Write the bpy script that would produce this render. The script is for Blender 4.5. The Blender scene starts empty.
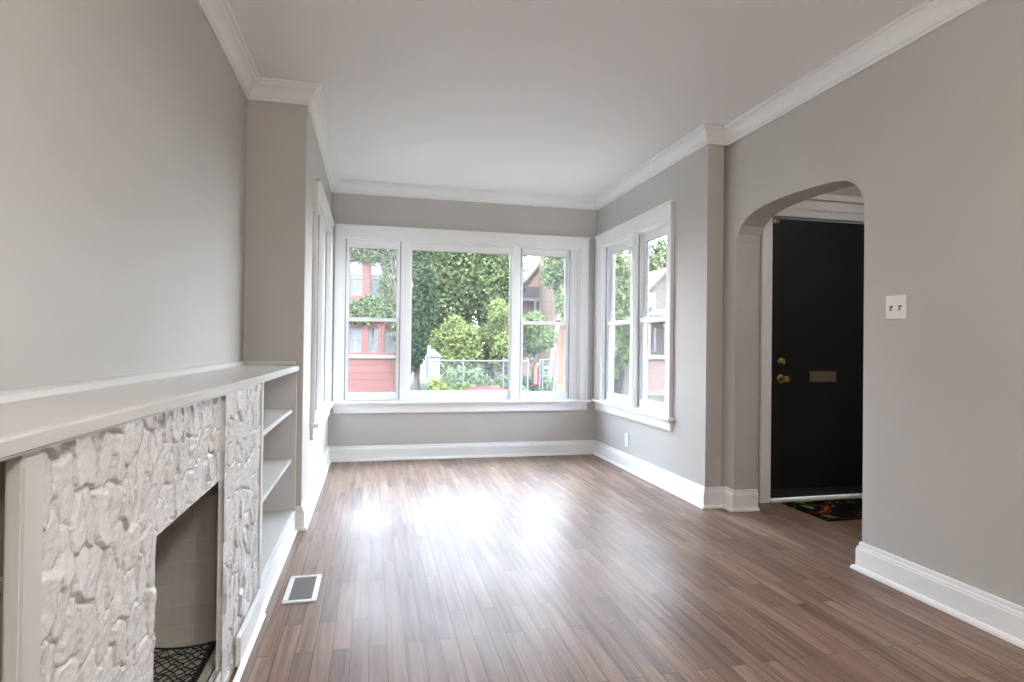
import bpy, bmesh, math, random
import numpy as np
from mathutils import Vector, Matrix
random.seed(7)
S = bpy.context.scene
COL = S.collection

# ------------------------------------------------------------------ camera, sky, sun, exposure
F_PX, YAW, PITCH, ROLL, EYE = 599.8, 0.2272, 0.0081, 0.0119, 1.10
cam_data = bpy.data.cameras.new('camera'); cam_data.sensor_width = 36.0
cam_data.lens = F_PX / 1024 * 36.0; cam_data.clip_start = 0.02; cam_data.clip_end = 400
cam = bpy.data.objects.new('camera', cam_data); COL.objects.link(cam)
fw = Vector((math.sin(YAW)*math.cos(PITCH), math.cos(YAW)*math.cos(PITCH), math.sin(PITCH)))
rt = Vector((math.cos(YAW), -math.sin(YAW), 0)); up = rt.cross(fw)
r2 = rt*math.cos(ROLL) + up*math.sin(ROLL); u2 = up*math.cos(ROLL) - rt*math.sin(ROLL)
cam.matrix_world = Matrix(((r2.x, u2.x, -fw.x, 0), (r2.y, u2.y, -fw.y, 0), (r2.z, u2.z, -fw.z, EYE), (0, 0, 0, 1)))
S.camera = cam

world = bpy.data.worlds.new('sky'); S.world = world; world.use_nodes = True
nt = world.node_tree; nt.nodes.clear()
wo = nt.nodes.new('ShaderNodeOutputWorld'); bg = nt.nodes.new('ShaderNodeBackground')
tc = nt.nodes.new('ShaderNodeTexCoord'); sep = nt.nodes.new('ShaderNodeSeparateXYZ')
rp = nt.nodes.new('ShaderNodeValToRGB')
rp.color_ramp.elements[0].position = 0.0; rp.color_ramp.elements[0].color = (0.87, 0.935, 1.0, 1)
rp.color_ramp.elements[1].position = 0.7; rp.color_ramp.elements[1].color = (0.60, 0.77, 1.0, 1)
nt.links.new(tc.outputs['Generated'], sep.inputs[0]); nt.links.new(sep.outputs['Z'], rp.inputs[0])
nt.links.new(rp.outputs[0], bg.inputs['Color']); nt.links.new(bg.outputs[0], wo.inputs[0])
bg.inputs['Strength'].default_value = 7.4

sun_data = bpy.data.lights.new('sun', 'SUN'); sun_data.energy = 2.0; sun_data.angle = math.radians(0.6)
sun_data.color = (1.0, 0.93, 0.82)
sun = bpy.data.objects.new('sun', sun_data); COL.objects.link(sun)
sun.rotation_euler = Vector((0.22, 0.80, -0.72)).to_track_quat('-Z', 'Y').to_euler()
sun.location = (0, -5, 20)

S.view_settings.view_transform = 'Standard'; S.view_settings.look = 'None'
S.view_settings.gamma = 1.0; S.view_settings.use_curve_mapping = False
S.view_settings.exposure = 2.13
S.cycles.max_bounces = 12; S.cycles.diffuse_bounces = 8; S.cycles.transparent_max_bounces = 24

# ------------------------------------------------------------------ measured room (metres; camera above the origin)
XL, XR, YB = -0.4025, 2.2442, 5.8435          # bay: left, right, back wall faces
YL, YR = 3.742, 3.740                         # faces of the two returns
XLL, XRR = -0.734, 2.3974                     # main left and right wall faces
YN, YA = 2.536, 3.632                         # arch jambs
ZC = 2.62                                     # ceiling
YREAR = -3.2
XJ = 2.572                                    # foyer side of the right wall
YD = 3.79                                     # foyer front wall

# ------------------------------------------------------------------ helpers
def wloc(o):
    v = Vector((0, 0, 0))
    while o is not None:
        v += o.location; o = o.parent
    return v

class MB:
    """collects shapes, builds ONE mesh object"""
    def __init__(self, T=None): self.v = []; self.f = []; self.T = T
    def add(self, vs, fs):
        n = len(self.v)
        if self.T: vs = [self.T(*p) for p in vs]
        self.v += [tuple(p) for p in vs]; self.f += [tuple(i+n for i in q) for q in fs]
        return self
    def box(self, a, b, c, d, e, f):
        a, b = sorted((a, b)); c, d = sorted((c, d)); e, f = sorted((e, f))
        return self.add([(x, y, z) for x in (a, b) for y in (c, d) for z in (e, f)],
                        [(0, 1, 3, 2), (4, 6, 7, 5), (0, 4, 5, 1), (2, 3, 7, 6), (0, 2, 6, 4), (1, 5, 7, 3)])
    def bar(self, p, q, r, r1=None, n=6):
        p, q = Vector(p), Vector(q); d = (q-p)
        if d.length < 1e-6: return self
        d.normalize(); a = d.orthogonal().normalized(); b = d.cross(a); r1 = r if r1 is None else r1
        vs = []
        for c, rr in ((p, r), (q, r1)):
            for k in range(n):
                t = 2*math.pi*k/n; vs.append(c + (a*math.cos(t) + b*math.sin(t))*rr)
        fs = [(k, (k+1) % n, n+(k+1) % n, n+k) for k in range(n)] + [tuple(range(n)), tuple(range(2*n-1, n-1, -1))]
        return self.add(vs, fs)
    def lathe(self, c, axis, prof, n=24):
        """prof = [(distance along axis, radius)]"""
        c, d = Vector(c), Vector(axis).normalized(); a = d.orthogonal().normalized(); b = d.cross(a)
        vs = []; fs = []
        for t, r in prof:
            for k in range(n):
                g = 2*math.pi*k/n; vs.append(c + d*t + (a*math.cos(g) + b*math.sin(g))*max(r, 1e-5))
        for i in range(len(prof)-1):
            for k in range(n): fs.append((i*n+k, i*n+(k+1) % n, (i+1)*n+(k+1) % n, (i+1)*n+k))
        fs += [tuple(range(n)), tuple(range(len(prof)*n-1, (len(prof)-1)*n-1, -1))]
        return self.add(vs, fs)
    def prism(self, poly, h0, h1, axis):
        """extrude a 2D polygon; axis 'x': poly=(y,z), 'y': (x,z), 'z': (x,y)"""
        m = {'x': lambda a, b, h: (h, a, b), 'y': lambda a, b, h: (a, h, b), 'z': lambda a, b, h: (a, b, h)}[axis]
        n = len(poly); vs = [m(a, b, h0) for a, b in poly] + [m(a, b, h1) for a, b in poly]
        return self.add(vs, [(k, (k+1) % n, n+(k+1) % n, n+k) for k in range(n)] + [tuple(range(n)), tuple(range(2*n-1, n-1, -1))])
    def build(self, name, m, parent=None, bevel=0, smooth=False, seg=2, origin=None):
        off = wloc(parent) if parent else Vector(origin) if origin else Vector((0, 0, 0))
        me = bpy.data.meshes.new(name); bm = bmesh.new()
        vs = [bm.verts.new(Vector(p)-off) for p in self.v]
        for q in self.f:
            try: bm.faces.new([vs[i] for i in q])
            except ValueError: pass
        bmesh.ops.recalc_face_normals(bm, faces=bm.faces)
        if bevel:
            es = [e for e in bm.edges if len(e.link_faces) == 2 and e.calc_face_angle(0) > 0.6]
            bmesh.ops.bevel(bm, geom=es, offset=bevel, segments=seg, affect='EDGES', clamp_overlap=True)
        if smooth:
            for q in bm.faces: q.smooth = True
            for e in bm.edges:
                if len(e.link_faces) == 2 and e.calc_face_angle(0) > 0.38: e.smooth = False
        bm.to_mesh(me); bm.free()
        me.materials.append(m)
        o = bpy.data.objects.new(name, me); COL.objects.link(o)
        if parent: o.parent = parent
        elif origin: o.location = origin
        return o

def array_mesh(name, verts, faces4, m, parent=None, smooth=False):
    """numpy quads -> one mesh object"""
    off = np.array(wloc(parent)) if parent else np.zeros(3)
    v = np.asarray(verts, np.float32) - off.astype(np.float32); f = np.asarray(faces4, np.int32)
    me = bpy.data.meshes.new(name); me.vertices.add(len(v)); me.vertices.foreach_set('co', v.ravel())
    me.loops.add(f.size); me.loops.foreach_set('vertex_index', f.ravel())
    me.polygons.add(len(f)); me.polygons.foreach_set('loop_start', np.arange(len(f), dtype=np.int32)*4)
    if smooth: me.polygons.foreach_set('use_smooth', np.ones(len(f), bool))
    me.update(calc_edges=True); me.validate(); me.materials.append(m)
    o = bpy.data.objects.new(name, me); COL.objects.link(o)
    if parent: o.parent = parent
    return o

def thing(name, label, cat, loc=(0, 0, 0), group=None, kind=None):
    o = bpy.data.objects.new(name, None); COL.objects.link(o); o.location = loc; o.empty_display_size = .1
    return tag(o, label, cat, group, kind)
def tag(o, label=None, cat=None, group=None, kind=None):
    if label: o['label'] = label
    if cat: o['category'] = cat
    if group: o['group'] = group
    if kind: o['kind'] = kind
    return o
def struct(o, label, cat): return tag(o, label, cat, None, 'structure')

def material(name, color, rough=0.5, metal=0.0, spec=0.5, var=0.0, vscale=3.0, bump=0.0, bscale=60.0, stretch=(1, 1, 1), color2=None):
    m = bpy.data.materials.new(name); m.use_nodes = True; t = m.node_tree; N = t.nodes; L = t.links
    p = N['Principled BSDF']; p.inputs['Base Color'].default_value = (*color, 1)
    p.inputs['Roughness'].default_value = rough; p.inputs['Metallic'].default_value = metal
    p.inputs['Specular IOR Level'].default_value = spec
    tcn = N.new('ShaderNodeTexCoord'); mp = N.new('ShaderNodeMapping'); mp.inputs['Scale'].default_value = stretch
    L.new(tcn.outputs['Object'], mp.inputs[0])
    if var or color2:
        n = N.new('ShaderNodeTexNoise'); n.inputs['Scale'].default_value = vscale; n.inputs['Detail'].default_value = 4
        L.new(mp.outputs[0], n.inputs['Vector'])
        mx = N.new('ShaderNodeMix'); mx.data_type = 'RGBA'
        c2 = color2 if color2 else tuple(max(0, c*(1-var)) for c in color)
        mx.inputs[6].default_value = (*color, 1); mx.inputs[7].default_value = (*c2, 1)
        rr = N.new('ShaderNodeMapRange'); rr.inputs[1].default_value = .35; rr.inputs[2].default_value = .65
        L.new(n.outputs['Fac'], rr.inputs[0]); L.new(rr.outputs[0], mx.inputs[0]); L.new(mx.outputs[2], p.inputs['Base Color'])
    if bump:
        nb = N.new('ShaderNodeTexNoise'); nb.inputs['Scale'].default_value = bscale; nb.inputs['Detail'].default_value = 5
        L.new(mp.outputs[0], nb.inputs['Vector'])
        b = N.new('ShaderNodeBump'); b.inputs['Strength'].default_value = bump; b.inputs['Distance'].default_value = 0.01
        L.new(nb.outputs['Fac'], b.inputs['Height']); L.new(b.outputs[0], p.inputs['Normal'])
    return m

def brick_material(name, c1, c2, mortar, w, h, ms, rough, axes, bump=.4, spec=.4):
    """axes: which object axes give (along, up)"""
    m = bpy.data.materials.new(name); m.use_nodes = True; t = m.node_tree; N = t.nodes; L = t.links
    p = N['Principled BSDF']; p.inputs['Roughness'].default_value = rough; p.inputs['Specular IOR Level'].default_value = spec
    tcn = N.new('ShaderNodeTexCoord'); s = N.new('ShaderNodeSeparateXYZ'); c = N.new('ShaderNodeCombineXYZ')
    L.new(tcn.outputs['Object'], s.inputs[0]); L.new(s.outputs[axes[0]], c.inputs[0]); L.new(s.outputs[axes[1]], c.inputs[1])
    b = N.new('ShaderNodeTexBrick'); b.inputs['Scale'].default_value = 1; b.inputs['Brick Width'].default_value = w
    b.inputs['Row Height'].default_value = h; b.inputs['Mortar Size'].default_value = ms; b.inputs['Mortar Smooth'].default_value = .4
    b.inputs['Color1'].default_value = (*c1, 1); b.inputs['Color2'].default_value = (*c2, 1); b.inputs['Mortar'].default_value = (*mortar, 1)
    L.new(c.outputs[0], b.inputs['Vector']); L.new(b.outputs['Color'], p.inputs['Base Color'])
    bp = N.new('ShaderNodeBump'); bp.inputs['Strength'].default_value = bump; bp.inputs['Distance'].default_value = .006; bp.invert = True
    L.new(b.outputs['Fac'], bp.inputs['Height']); L.new(bp.outputs[0], p.inputs['Normal'])
    return m

# ------------------------------------------------------------------ materials
M = {}
M['wall'] = material('greige_wall_paint', (.505, .484, .458), .42, var=.03, vscale=1.2, bump=.06, bscale=9, spec=.35)
M['ceil'] = material('white_ceiling_paint', (.84, .835, .825), .6, bump=.08, bscale=5, spec=.3)
M['trim'] = material('white_trim_gloss', (.81, .81, .80), .3, bump=.03, bscale=20, spec=.5)
M['shelf'] = material('white_shelf_paint', (.66, .65, .63), .32, var=.04, vscale=2, bump=.06, bscale=14)
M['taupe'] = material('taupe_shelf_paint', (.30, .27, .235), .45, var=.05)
M['stone'] = material('white_painted_stone', (.76, .755, .745), .24, var=.05, vscale=9, bump=.25, bscale=70)
M['firebrick'] = brick_material('painted_firebrick', (.52, .50, .46), (.50, .48, .445), (.56, .54, .50), .22, .072, .003, .6, ('X', 'Z'), bump=.15)
M['firebrick_y'] = brick_material('painted_firebrick_back', (.52, .50, .46), (.50, .48, .445), (.56, .54, .50), .22, .072, .003, .6, ('Y', 'Z'))
M['hearth'] = material('hearth_cement', (.56, .54, .48), .6, var=.1, vscale=8, bump=.2, bscale=30)
M['black_wire'] = material('black_wire', (.012, .012, .012), .5)
M['door_black'] = material('black_door_paint', (.0085, .0085, .0085), .5, bump=.03, bscale=40, spec=.35)
M['brass'] = material('polished_brass', (.62, .46, .17), .22, metal=1, var=.15, vscale=30)
M['dull_brass'] = material('dull_brass', (.24, .19, .13), .45, metal=.6, var=.1, vscale=30)
M['plate'] = material('white_plastic', (.82, .82, .80), .3)
M['slot'] = material('dark_slot', (.04, .04, .04), .5)
M['grey_metal'] = material('grey_metal', (.42, .43, .44), .4, metal=.6)
M['vent_grey'] = material('grey_vent_louvre', (.30, .30, .30), .4, metal=.2)
M['rubber'] = material('black_rubber', (.02, .02, .02), .7)
M['screen'] = material('window_track_grey', (.34, .35, .37), .4, metal=.3)

def floor_material():
    m = bpy.data.materials.new('laminate_planks'); m.use_nodes = True; t = m.node_tree; N = t.nodes; L = t.links
    p = N['Principled BSDF']
    tcn = N.new('ShaderNodeTexCoord'); s = N.new('ShaderNodeSeparateXYZ'); c = N.new('ShaderNodeCombineXYZ')
    L.new(tcn.outputs['Object'], s.inputs[0]); L.new(s.outputs['Y'], c.inputs[0]); L.new(s.outputs['X'], c.inputs[1])
    b = N.new('ShaderNodeTexBrick'); b.inputs['Scale'].default_value = 1; b.inputs['Brick Width'].default_value = .62
    b.inputs['Row Height'].default_value = .064; b.inputs['Mortar Size'].default_value = .0011; b.inputs['Mortar Smooth'].default_value = .2
    b.offset = .37; b.offset_frequency = 2
    b.inputs['Color1'].default_value = (0, 0, 0, 1); b.inputs['Color2'].default_value = (1, 1, 1, 1); b.inputs['Mortar'].default_value = (.2, .2, .2, 1)
    L.new(c.outputs[0], b.inputs['Vector'])
    # per-strip shift of the grain
    mp = N.new('ShaderNodeMapping'); mp.inputs['Scale'].default_value = (34, 1.7, 1)
    L.new(tcn.outputs['Object'], mp.inputs[0])
    sh = N.new('ShaderNodeVectorMath'); sh.operation = 'MULTIPLY_ADD'; sh.inputs[1].default_value = (0, 37, 19)
    L.new(b.outputs['Color'], sh.inputs[0]); L.new(mp.outputs[0], sh.inputs[2])
    n1 = N.new('ShaderNodeTexNoise'); n1.inputs['Scale'].default_value = 1.0; n1.inputs['Detail'].default_value = 7
    n1.inputs['Roughness'].default_value = .62; n1.inputs['Distortion'].default_value = .7
    L.new(sh.outputs[0], n1.inputs['Vector'])
    r = N.new('ShaderNodeValToRGB'); cr = r.color_ramp
    cr.elements[0].position = .30; cr.elements[0].color = (.150, .092, .068, 1)
    cr.elements[1].position = .74; cr.elements[1].color = (.345, .242, .187, 1)
    e = cr.elements.new(.5); e.color = (.245, .160, .120, 1)
    L.new(n1.outputs['Fac'], r.inputs[0])
    hs = N.new('ShaderNodeHueSaturation'); mr = N.new('ShaderNodeMapRange')
    mr.inputs[3].default_value = .80; mr.inputs[4].default_value = 1.22
    L.new(b.outputs['Color'], mr.inputs[0]); L.new(mr.outputs[0], hs.inputs['Value']); L.new(r.outputs[0], hs.inputs['Color'])
    mx = N.new('ShaderNodeMix'); mx.data_type = 'RGBA'; mx.inputs[7].default_value = (.045, .028, .022, 1)
    L.new(b.outputs['Fac'], mx.inputs[0]); L.new(hs.outputs[0], mx.inputs[6]); L.new(mx.outputs[2], p.inputs['Base Color'])
    n2 = N.new('ShaderNodeTexNoise'); n2.inputs['Scale'].default_value = 2.2; n2.inputs['Detail'].default_value = 5
    L.new(tcn.outputs['Object'], n2.inputs['Vector'])
    rr = N.new('ShaderNodeMapRange'); rr.inputs[1].default_value = .3; rr.inputs[2].default_value = .7
    rr.inputs[3].default_value = .34; rr.inputs[4].default_value = .42
    L.new(n2.outputs['Fac'], rr.inputs[0]); L.new(rr.outputs[0], p.inputs['Roughness'])
    p.inputs['Specular IOR Level'].default_value = .125
    bp = N.new('ShaderNodeBump'); bp.inputs['Strength'].default_value = .05; bp.inputs['Distance'].default_value = .001
    L.new(n1.outputs['Fac'], bp.inputs['Height']); L.new(bp.outputs[0], p.inputs['Normal'])
    return m
M['floor'] = floor_material()

def glass_material(name, haze):
    m = bpy.data.materials.new(name); m.use_nodes = True; t = m.node_tree; N = t.nodes; L = t.links; N.clear()
    o = N.new('ShaderNodeOutputMaterial'); tr = N.new('ShaderNodeBsdfTransparent'); gl = N.new('ShaderNodeBsdfGlossy')
    tl = N.new('ShaderNodeBsdfTranslucent'); tl.inputs['Color'].default_value = (.9, .92, .95, 1)
    gl.inputs['Roughness'].default_value = .02
    g = N.new('ShaderNodeNewGeometry'); dt = N.new('ShaderNodeVectorMath'); dt.operation = 'DOT_PRODUCT'
    L.new(g.outputs['Incoming'], dt.inputs[0]); L.new(g.outputs['Normal'], dt.inputs[1])
    def math_(op, a, b_=None):
        n = N.new('ShaderNodeMath'); n.operation = op
        for k, v in enumerate((a, b_)):
            if v is None: continue
            if isinstance(v, (int, float)): n.inputs[k].default_value = v
            else: L.new(v, n.inputs[k])
        return n.outputs[0]
    c = math_('SUBTRACT', 1.0, math_('ABSOLUTE', dt.outputs['Value']))
    fr = math_('ADD', math_('MULTIPLY', math_('POWER', c, 5.0), .9), .035)          # plain glass reflectance of one face
    m1 = N.new('ShaderNodeMixShader'); m2 = N.new('ShaderNodeMixShader')
    nz = N.new('ShaderNodeTexNoise'); nz.inputs['Scale'].default_value = 5; tcn = N.new('ShaderNodeTexCoord')
    L.new(tcn.outputs['Object'], nz.inputs['Vector'])
    mr = N.new('ShaderNodeMapRange'); mr.inputs[3].default_value = haze*.6; mr.inputs[4].default_value = haze*1.4
    L.new(nz.outputs['Fac'], mr.inputs[0]); L.new(mr.outputs[0], m1.inputs[0])
    L.new(tr.outputs[0], m1.inputs[1]); L.new(tl.outputs[0], m1.inputs[2])
    L.new(fr, m2.inputs[0]); L.new(m1.outputs[0], m2.inputs[1]); L.new(gl.outputs[0], m2.inputs[2])
    L.new(m2.outputs[0], o.inputs[0]); return m
M['glass'] = glass_material('clear_glass', .003)
M['glass_dusty'] = glass_material('dusty_glass', .008)

def leaf_material(name, c1, c2):
    m = bpy.data.materials.new(name); m.use_nodes = True; t = m.node_tree; N = t.nodes; L = t.links; N.clear()
    o = N.new('ShaderNodeOutputMaterial'); d = N.new('ShaderNodeBsdfDiffuse'); tl = N.new('ShaderNodeBsdfTranslucent'); mx = N.new('ShaderNodeMixShader')
    mx.inputs[0].default_value = .3
    g = N.new('ShaderNodeNewGeometry'); r = N.new('ShaderNodeMix'); r.data_type = 'RGBA'
    nz = N.new('ShaderNodeTexWhiteNoise'); tcn = N.new('ShaderNodeTexCoord')
    L.new(g.outputs['Random Per Island'], nz.inputs['Vector']); L.new(g.outputs['Random Per Island'], r.inputs[0])
    r.inputs[6].default_value = (*c1, 1); r.inputs[7].default_value = (*c2, 1)
    L.new(r.outputs[2], d.inputs[0]); L.new(r.outputs[2], tl.inputs[0])
    L.new(d.outputs[0], mx.inputs[1]); L.new(tl.outputs[0], mx.inputs[2]); L.new(mx.outputs[0], o.inputs[0]); return m
M['leaf_mid'] = leaf_material('leaf_mid_green', (0.0302, 0.0475, 0.0187), (0.0972, 0.1188, 0.0475))
M['leaf_bright'] = leaf_material('leaf_yellow_green', (0.0612, 0.0806, 0.0245), (0.1296, 0.1440, 0.0533))
M['leaf_dark'] = leaf_material('leaf_dark_green', (0.0115, 0.0230, 0.0115), (0.0302, 0.0461, 0.0202))
M['leaf_ivy'] = leaf_material('leaf_ivy', (0.0576, 0.0792, 0.0360), (0.1116, 0.1332, 0.0612))
M['bark'] = material('bark', (.045, .036, .028), .9, var=.4, vscale=8, bump=.8, bscale=20, stretch=(3, 3, .6))
M['pale_bark'] = material('pale_bark', (0.170, 0.135, 0.105), .9, var=.3, vscale=6, bump=.6, bscale=20, stretch=(3, 3, .6))
M['grass'] = material('lawn_grass', (.024, .030, .014), .9, color2=(.034, .036, .020), vscale=2.5, bump=.8, bscale=30, spec=.05)
M['asphalt'] = material('asphalt', (0.010, 0.010, 0.011), .85, var=.2, vscale=3, bump=.3, bscale=80, spec=.05)
M['concrete'] = material('concrete', (0.042, 0.040, 0.038), .85, var=.12, vscale=2, bump=.2, bscale=40, spec=.05)
M['red_brick'] = brick_material('red_brick_wall', (.080, .027, .020), (.071, .024, .018), (.050, .020, .015), 40, .33, .03, .9, ('X', 'Z'))
M['red_pier'] = material('red_brick_pier', (.085, .028, .021), .9, var=.15, vscale=5)
M['stone_band'] = material('pale_stone_band', (0.079, 0.069, 0.060), .8, var=.1)
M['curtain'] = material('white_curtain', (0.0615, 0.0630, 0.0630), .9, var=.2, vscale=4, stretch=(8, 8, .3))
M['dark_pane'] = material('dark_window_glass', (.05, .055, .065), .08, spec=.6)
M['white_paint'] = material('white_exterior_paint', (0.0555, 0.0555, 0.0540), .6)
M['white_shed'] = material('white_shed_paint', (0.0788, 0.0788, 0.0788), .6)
M['tan'] = material('tan_stucco', (0.1350, 0.0863, 0.0540), .9, var=.12, vscale=2)
M['orange_brick'] = brick_material('orange_brick_wall', (0.1207, 0.0630, 0.0338), (0.1050, 0.0540, 0.0285), (0.0900, 0.0660, 0.0457), .25, .08, .012, .9, ('X', 'Z'))
M['pale_brick'] = brick_material('pale_brick_wall', (.22, .20, .17), (.19, .17, .145), (.24, .23, .21), .25, .08, .01, .9, ('Y', 'Z'))
M['brown_roof'] = material('brown_roof_shingle', (0.035, 0.021, 0.017), .9, var=.3, vscale=6)
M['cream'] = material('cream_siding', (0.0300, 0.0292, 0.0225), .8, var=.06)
M['brown_brick'] = brick_material('brown_brick_porch', (0.063, 0.040, 0.033), (0.053, 0.033, 0.028), (0.066, 0.056, 0.050), .22, .075, .01, .9, ('X', 'Z'))
M['galv'] = material('galvanised_steel', (0.0645, 0.0675, 0.0705), .45, metal=.5)
M['red_banner'] = material('red_banner_cloth', (.085, .009, .012), .8, spec=.05)
M['white_mark'] = material('white_print', (.11, .105, .10), .7)
M['car_red'] = material('red_car_paint', (.085, .004, .006), .6, spec=.05)
M['car_glass'] = material('car_glass', (.16, .19, .22), .1, spec=.7)
M['tyre'] = material('tyre_rubber', (.015, .015, .015), .8)
M['alloy'] = material('alloy_wheel', (.5, .5, .5), .3, metal=.8)
M['lamp_red'] = material('red_tail_lamp', (.25, .01, .01), .2)
M['lamp_clear'] = material('clear_head_lamp', (.7, .7, .7), .1)

# ------------------------------------------------------------------ room shell
def slab(name, label, cat, boxes, m):
    b = MB()
    for x in boxes: b.box(*x)
    return struct(b.build(name, m), label, cat)

struct(MB().box(XLL-.2, 4.1, YREAR-.2, YB+.02, -1.2, 0).build('floor', M['floor']), 'glossy brown wood laminate plank floor', 'floor')
struct(MB().box(XLL-.2, 4.1, YREAR-.2, YB+.25, ZC, ZC+.25).build('ceiling', M['ceil']), 'smooth white ceiling over the room', 'ceiling')
T = .2; TW = .125
slab('wall_left', 'long grey wall above the mantel on the left', 'wall', [(XLL-T, XLL, YREAR, YL+.14, 0, ZC)], M['wall'])
slab('wall_left_return', 'narrow grey wall return beyond the left bookcase', 'wall', [(XLL, XL, YL, YL+.14, 0, ZC)], M['wall'])
OW0, OW1, OZ0, OZ1 = 4.235, 5.70, .56, 2.125      # side window hole (along Y)
def holed(axis, p0, p1, a0, a1, holes_a, hz0, hz1):
    bx = []
    def add(u0, u1, z0, z1): bx.append((p0, p1, u0, u1, z0, z1) if axis == 'x' else (u0, u1, p0, p1, z0, z1))
    h0, h1 = holes_a
    add(a0, h0, 0, ZC); add(h1, a1, 0, ZC); add(h0, h1, 0, hz0) if hz0 > 0 else None; add(h0, h1, hz1, ZC)
    return bx
slab('wall_left_bay', 'grey bay wall around the left windows', 'wall', holed('x', XL-TW, XL, YL+.14, YB+TW, (OW0, OW1), OZ0, OZ1), M['wall'])
slab('wall_right_bay', 'grey bay wall around the right windows', 'wall', holed('x', XR, XR+TW, YR, YB+TW, (OW0, OW1), OZ0, OZ1), M['wall'])
BW0, BW1, BZ0, BZ1 = -.285, 2.06, .56, 2.11
slab('wall_back', 'grey end wall around the wide front window', 'wall', holed('y', YB, YB+TW, XL, XR, (BW0, BW1), BZ0, BZ1), M['wall'])

# right wall with the rounded arch: outline in (Y, Z)
arch = [(YN, 0), (YN, 1.80), (YN+.008, 1.865), (YN+.03, 1.915), (YN+.065, 1.952), (YN+.12, 1.985), (YN+.21, 2.003), (YN+.34, 2.012), (YN+.5, 2.017),
        (3.06, 2.018), (3.2, 2.016), (3.33, 2.008), (3.43, 1.993), (3.515, 1.966), (3.575, 1.925), (3.612, 1.875), (3.628, 1.82), (YA, 1.76), (YA, 0)]
b = MB()
pts = arch
for i in range(len(pts)-1):                       # strip above the arch
    (y0, z0), (y1, z1) = pts[i], pts[i+1]
    if y1-y0 > 1e-4: b.prism([(y0, z0), (y1, z1), (y1, ZC), (y0, ZC)], XRR, XJ, 'x')
b.box(XRR, XJ, YREAR, YN, 0, ZC); b.box(XRR, XJ, YA, YR+.05, 0, ZC)
def arch_wall():
    # welded solid: front and back outlines plus the soffit
    outline = [(YREAR, 0)] + arch + [(YR+.05, 0), (YR+.05, ZC), (YREAR, ZC)]
    n = len(outline); q = MB()
    q.prism(outline, XRR, XJ, 'x'); return q
struct(arch_wall().build('wall_right', M['wall']), 'grey right wall pierced by the rounded archway', 'wall')
# foyer
XF1, YF0 = 4.0, 1.6
slab('wall_foyer_front', 'foyer wall around the black front door', 'wall',
     [(XRR+.02, 2.79, YD, YD+.16, 0, ZC), (3.71, XF1+.1, YD, YD+.16, 0, ZC), (2.79, 3.71, YD, YD+.16, 2.055, ZC)], M['wall'])
slab('wall_foyer_side', 'far side wall of the foyer', 'wall', [(XF1, XF1+.1, YF0, YD, 0, ZC)], M['wall'])
slab('wall_foyer_rear', 'rear wall of the foyer', 'wall', [(XJ, XF1+.1, YF0-.1, YF0, 0, ZC)], M['wall'])
# rear of the room, behind the viewpoint
slab('wall_rear', 'plain grey rear wall behind the viewpoint', 'wall', [(XLL, XRR+.15, YREAR-.2, YREAR, 0, ZC)], M['wall'])

# ---- mouldings swept along the walls with mitred corners (room on the left of the path)
def sweep_segment(path, i, prof, zbase):
    P = [Vector(p) for p in path]
    def nrm(a, c): d = (c-a).normalized(); return Vector((-d.y, d.x))
    n = nrm(P[i], P[i+1])
    def miter(j):
        if j == 0 or j == len(P)-1: return n
        n0, n1 = nrm(P[j-1], P[j]), nrm(P[j], P[j+1]); return (n0+n1)/(1+n0.dot(n1))
    b = MB(); k = len(prof); vs = []
    for j in (i, i+1):
        m = miter(j)
        for o, z in prof: q = P[j]+m*o; vs.append((q.x, q.y, zbase+z))
    fs = [(a, (a+1) % k, k+(a+1) % k, k+a) for a in range(k)] + [tuple(range(k)), tuple(range(2*k-1, k-1, -1))]
    return b.add(vs, fs)
crown = [(0, 0), (0, -.104), (.011, -.104), (.013, -.092), (.021, -.087), (.024, -.076), (.027, -.066), (.033, -.054), (.042, -.043), (.053, -.034),
         (.062, -.028), (.066, -.022), (.067, -.015), (.076, -.013), (.083, -.008), (.083, 0)]
cp = [(XRR, YREAR), (XRR, YR), (XR, YR), (XR, YB), (XL, YB), (XL, YL), (XLL, YL), (XLL, YREAR)]
cl = ['along the long right wall', 'across the right wall return', 'above the right bay windows', 'above the wide front window', 'above the left bay windows', 'across the left wall return', 'along the long left wall']
for i in range(len(cp)-1):
    struct(sweep_segment(cp, i, crown, ZC).build('trim_%d' % (i+1), M['trim'], smooth=True), 'white stepped crown moulding ' + cl[i], 'crown moulding')
base = [(0, 0), (0, .140), (.007, .140), (.010, .134), (.010, .122), (.016, .116), (.017, .108), (.020, .104), (.020, .022), (.030, .019), (.036, .011), (.037, 0)]
bp1 = [(XRR, YREAR), (XRR, YN), (XJ, YN)]
bp2 = [(XJ, YA), (XRR, YA), (XRR, YR), (XR, YR), (XR, YB), (XL, YB), (XL, YL), (-.44, YL)]
for nm, pth, i, lab in [('baseboard_right', bp1, 0, 'along the right wall near the archway'), ('baseboard_arch_near', bp1, 1, 'wrapping the near archway jamb'),
                        ('baseboard_arch_far', bp2, 0, 'wrapping the far archway jamb'), ('baseboard_arch_edge', bp2, 1, 'on the sliver of wall beyond the archway'),
                        ('baseboard_right_return', bp2, 2, 'across the right wall return'), ('baseboard_right_bay', bp2, 3, 'under the right bay windows'),
                        ('baseboard_back', bp2, 4, 'under the wide front window'), ('baseboard_left_bay', bp2, 5, 'under the left bay windows'),
                        ('baseboard_left_return', bp2, 6, 'on the left wall return')]:
    struct(sweep_segment(pth, i, base, 0).build(nm, M['trim'], smooth=True), 'tall white baseboard ' + lab, 'baseboard')

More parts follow.
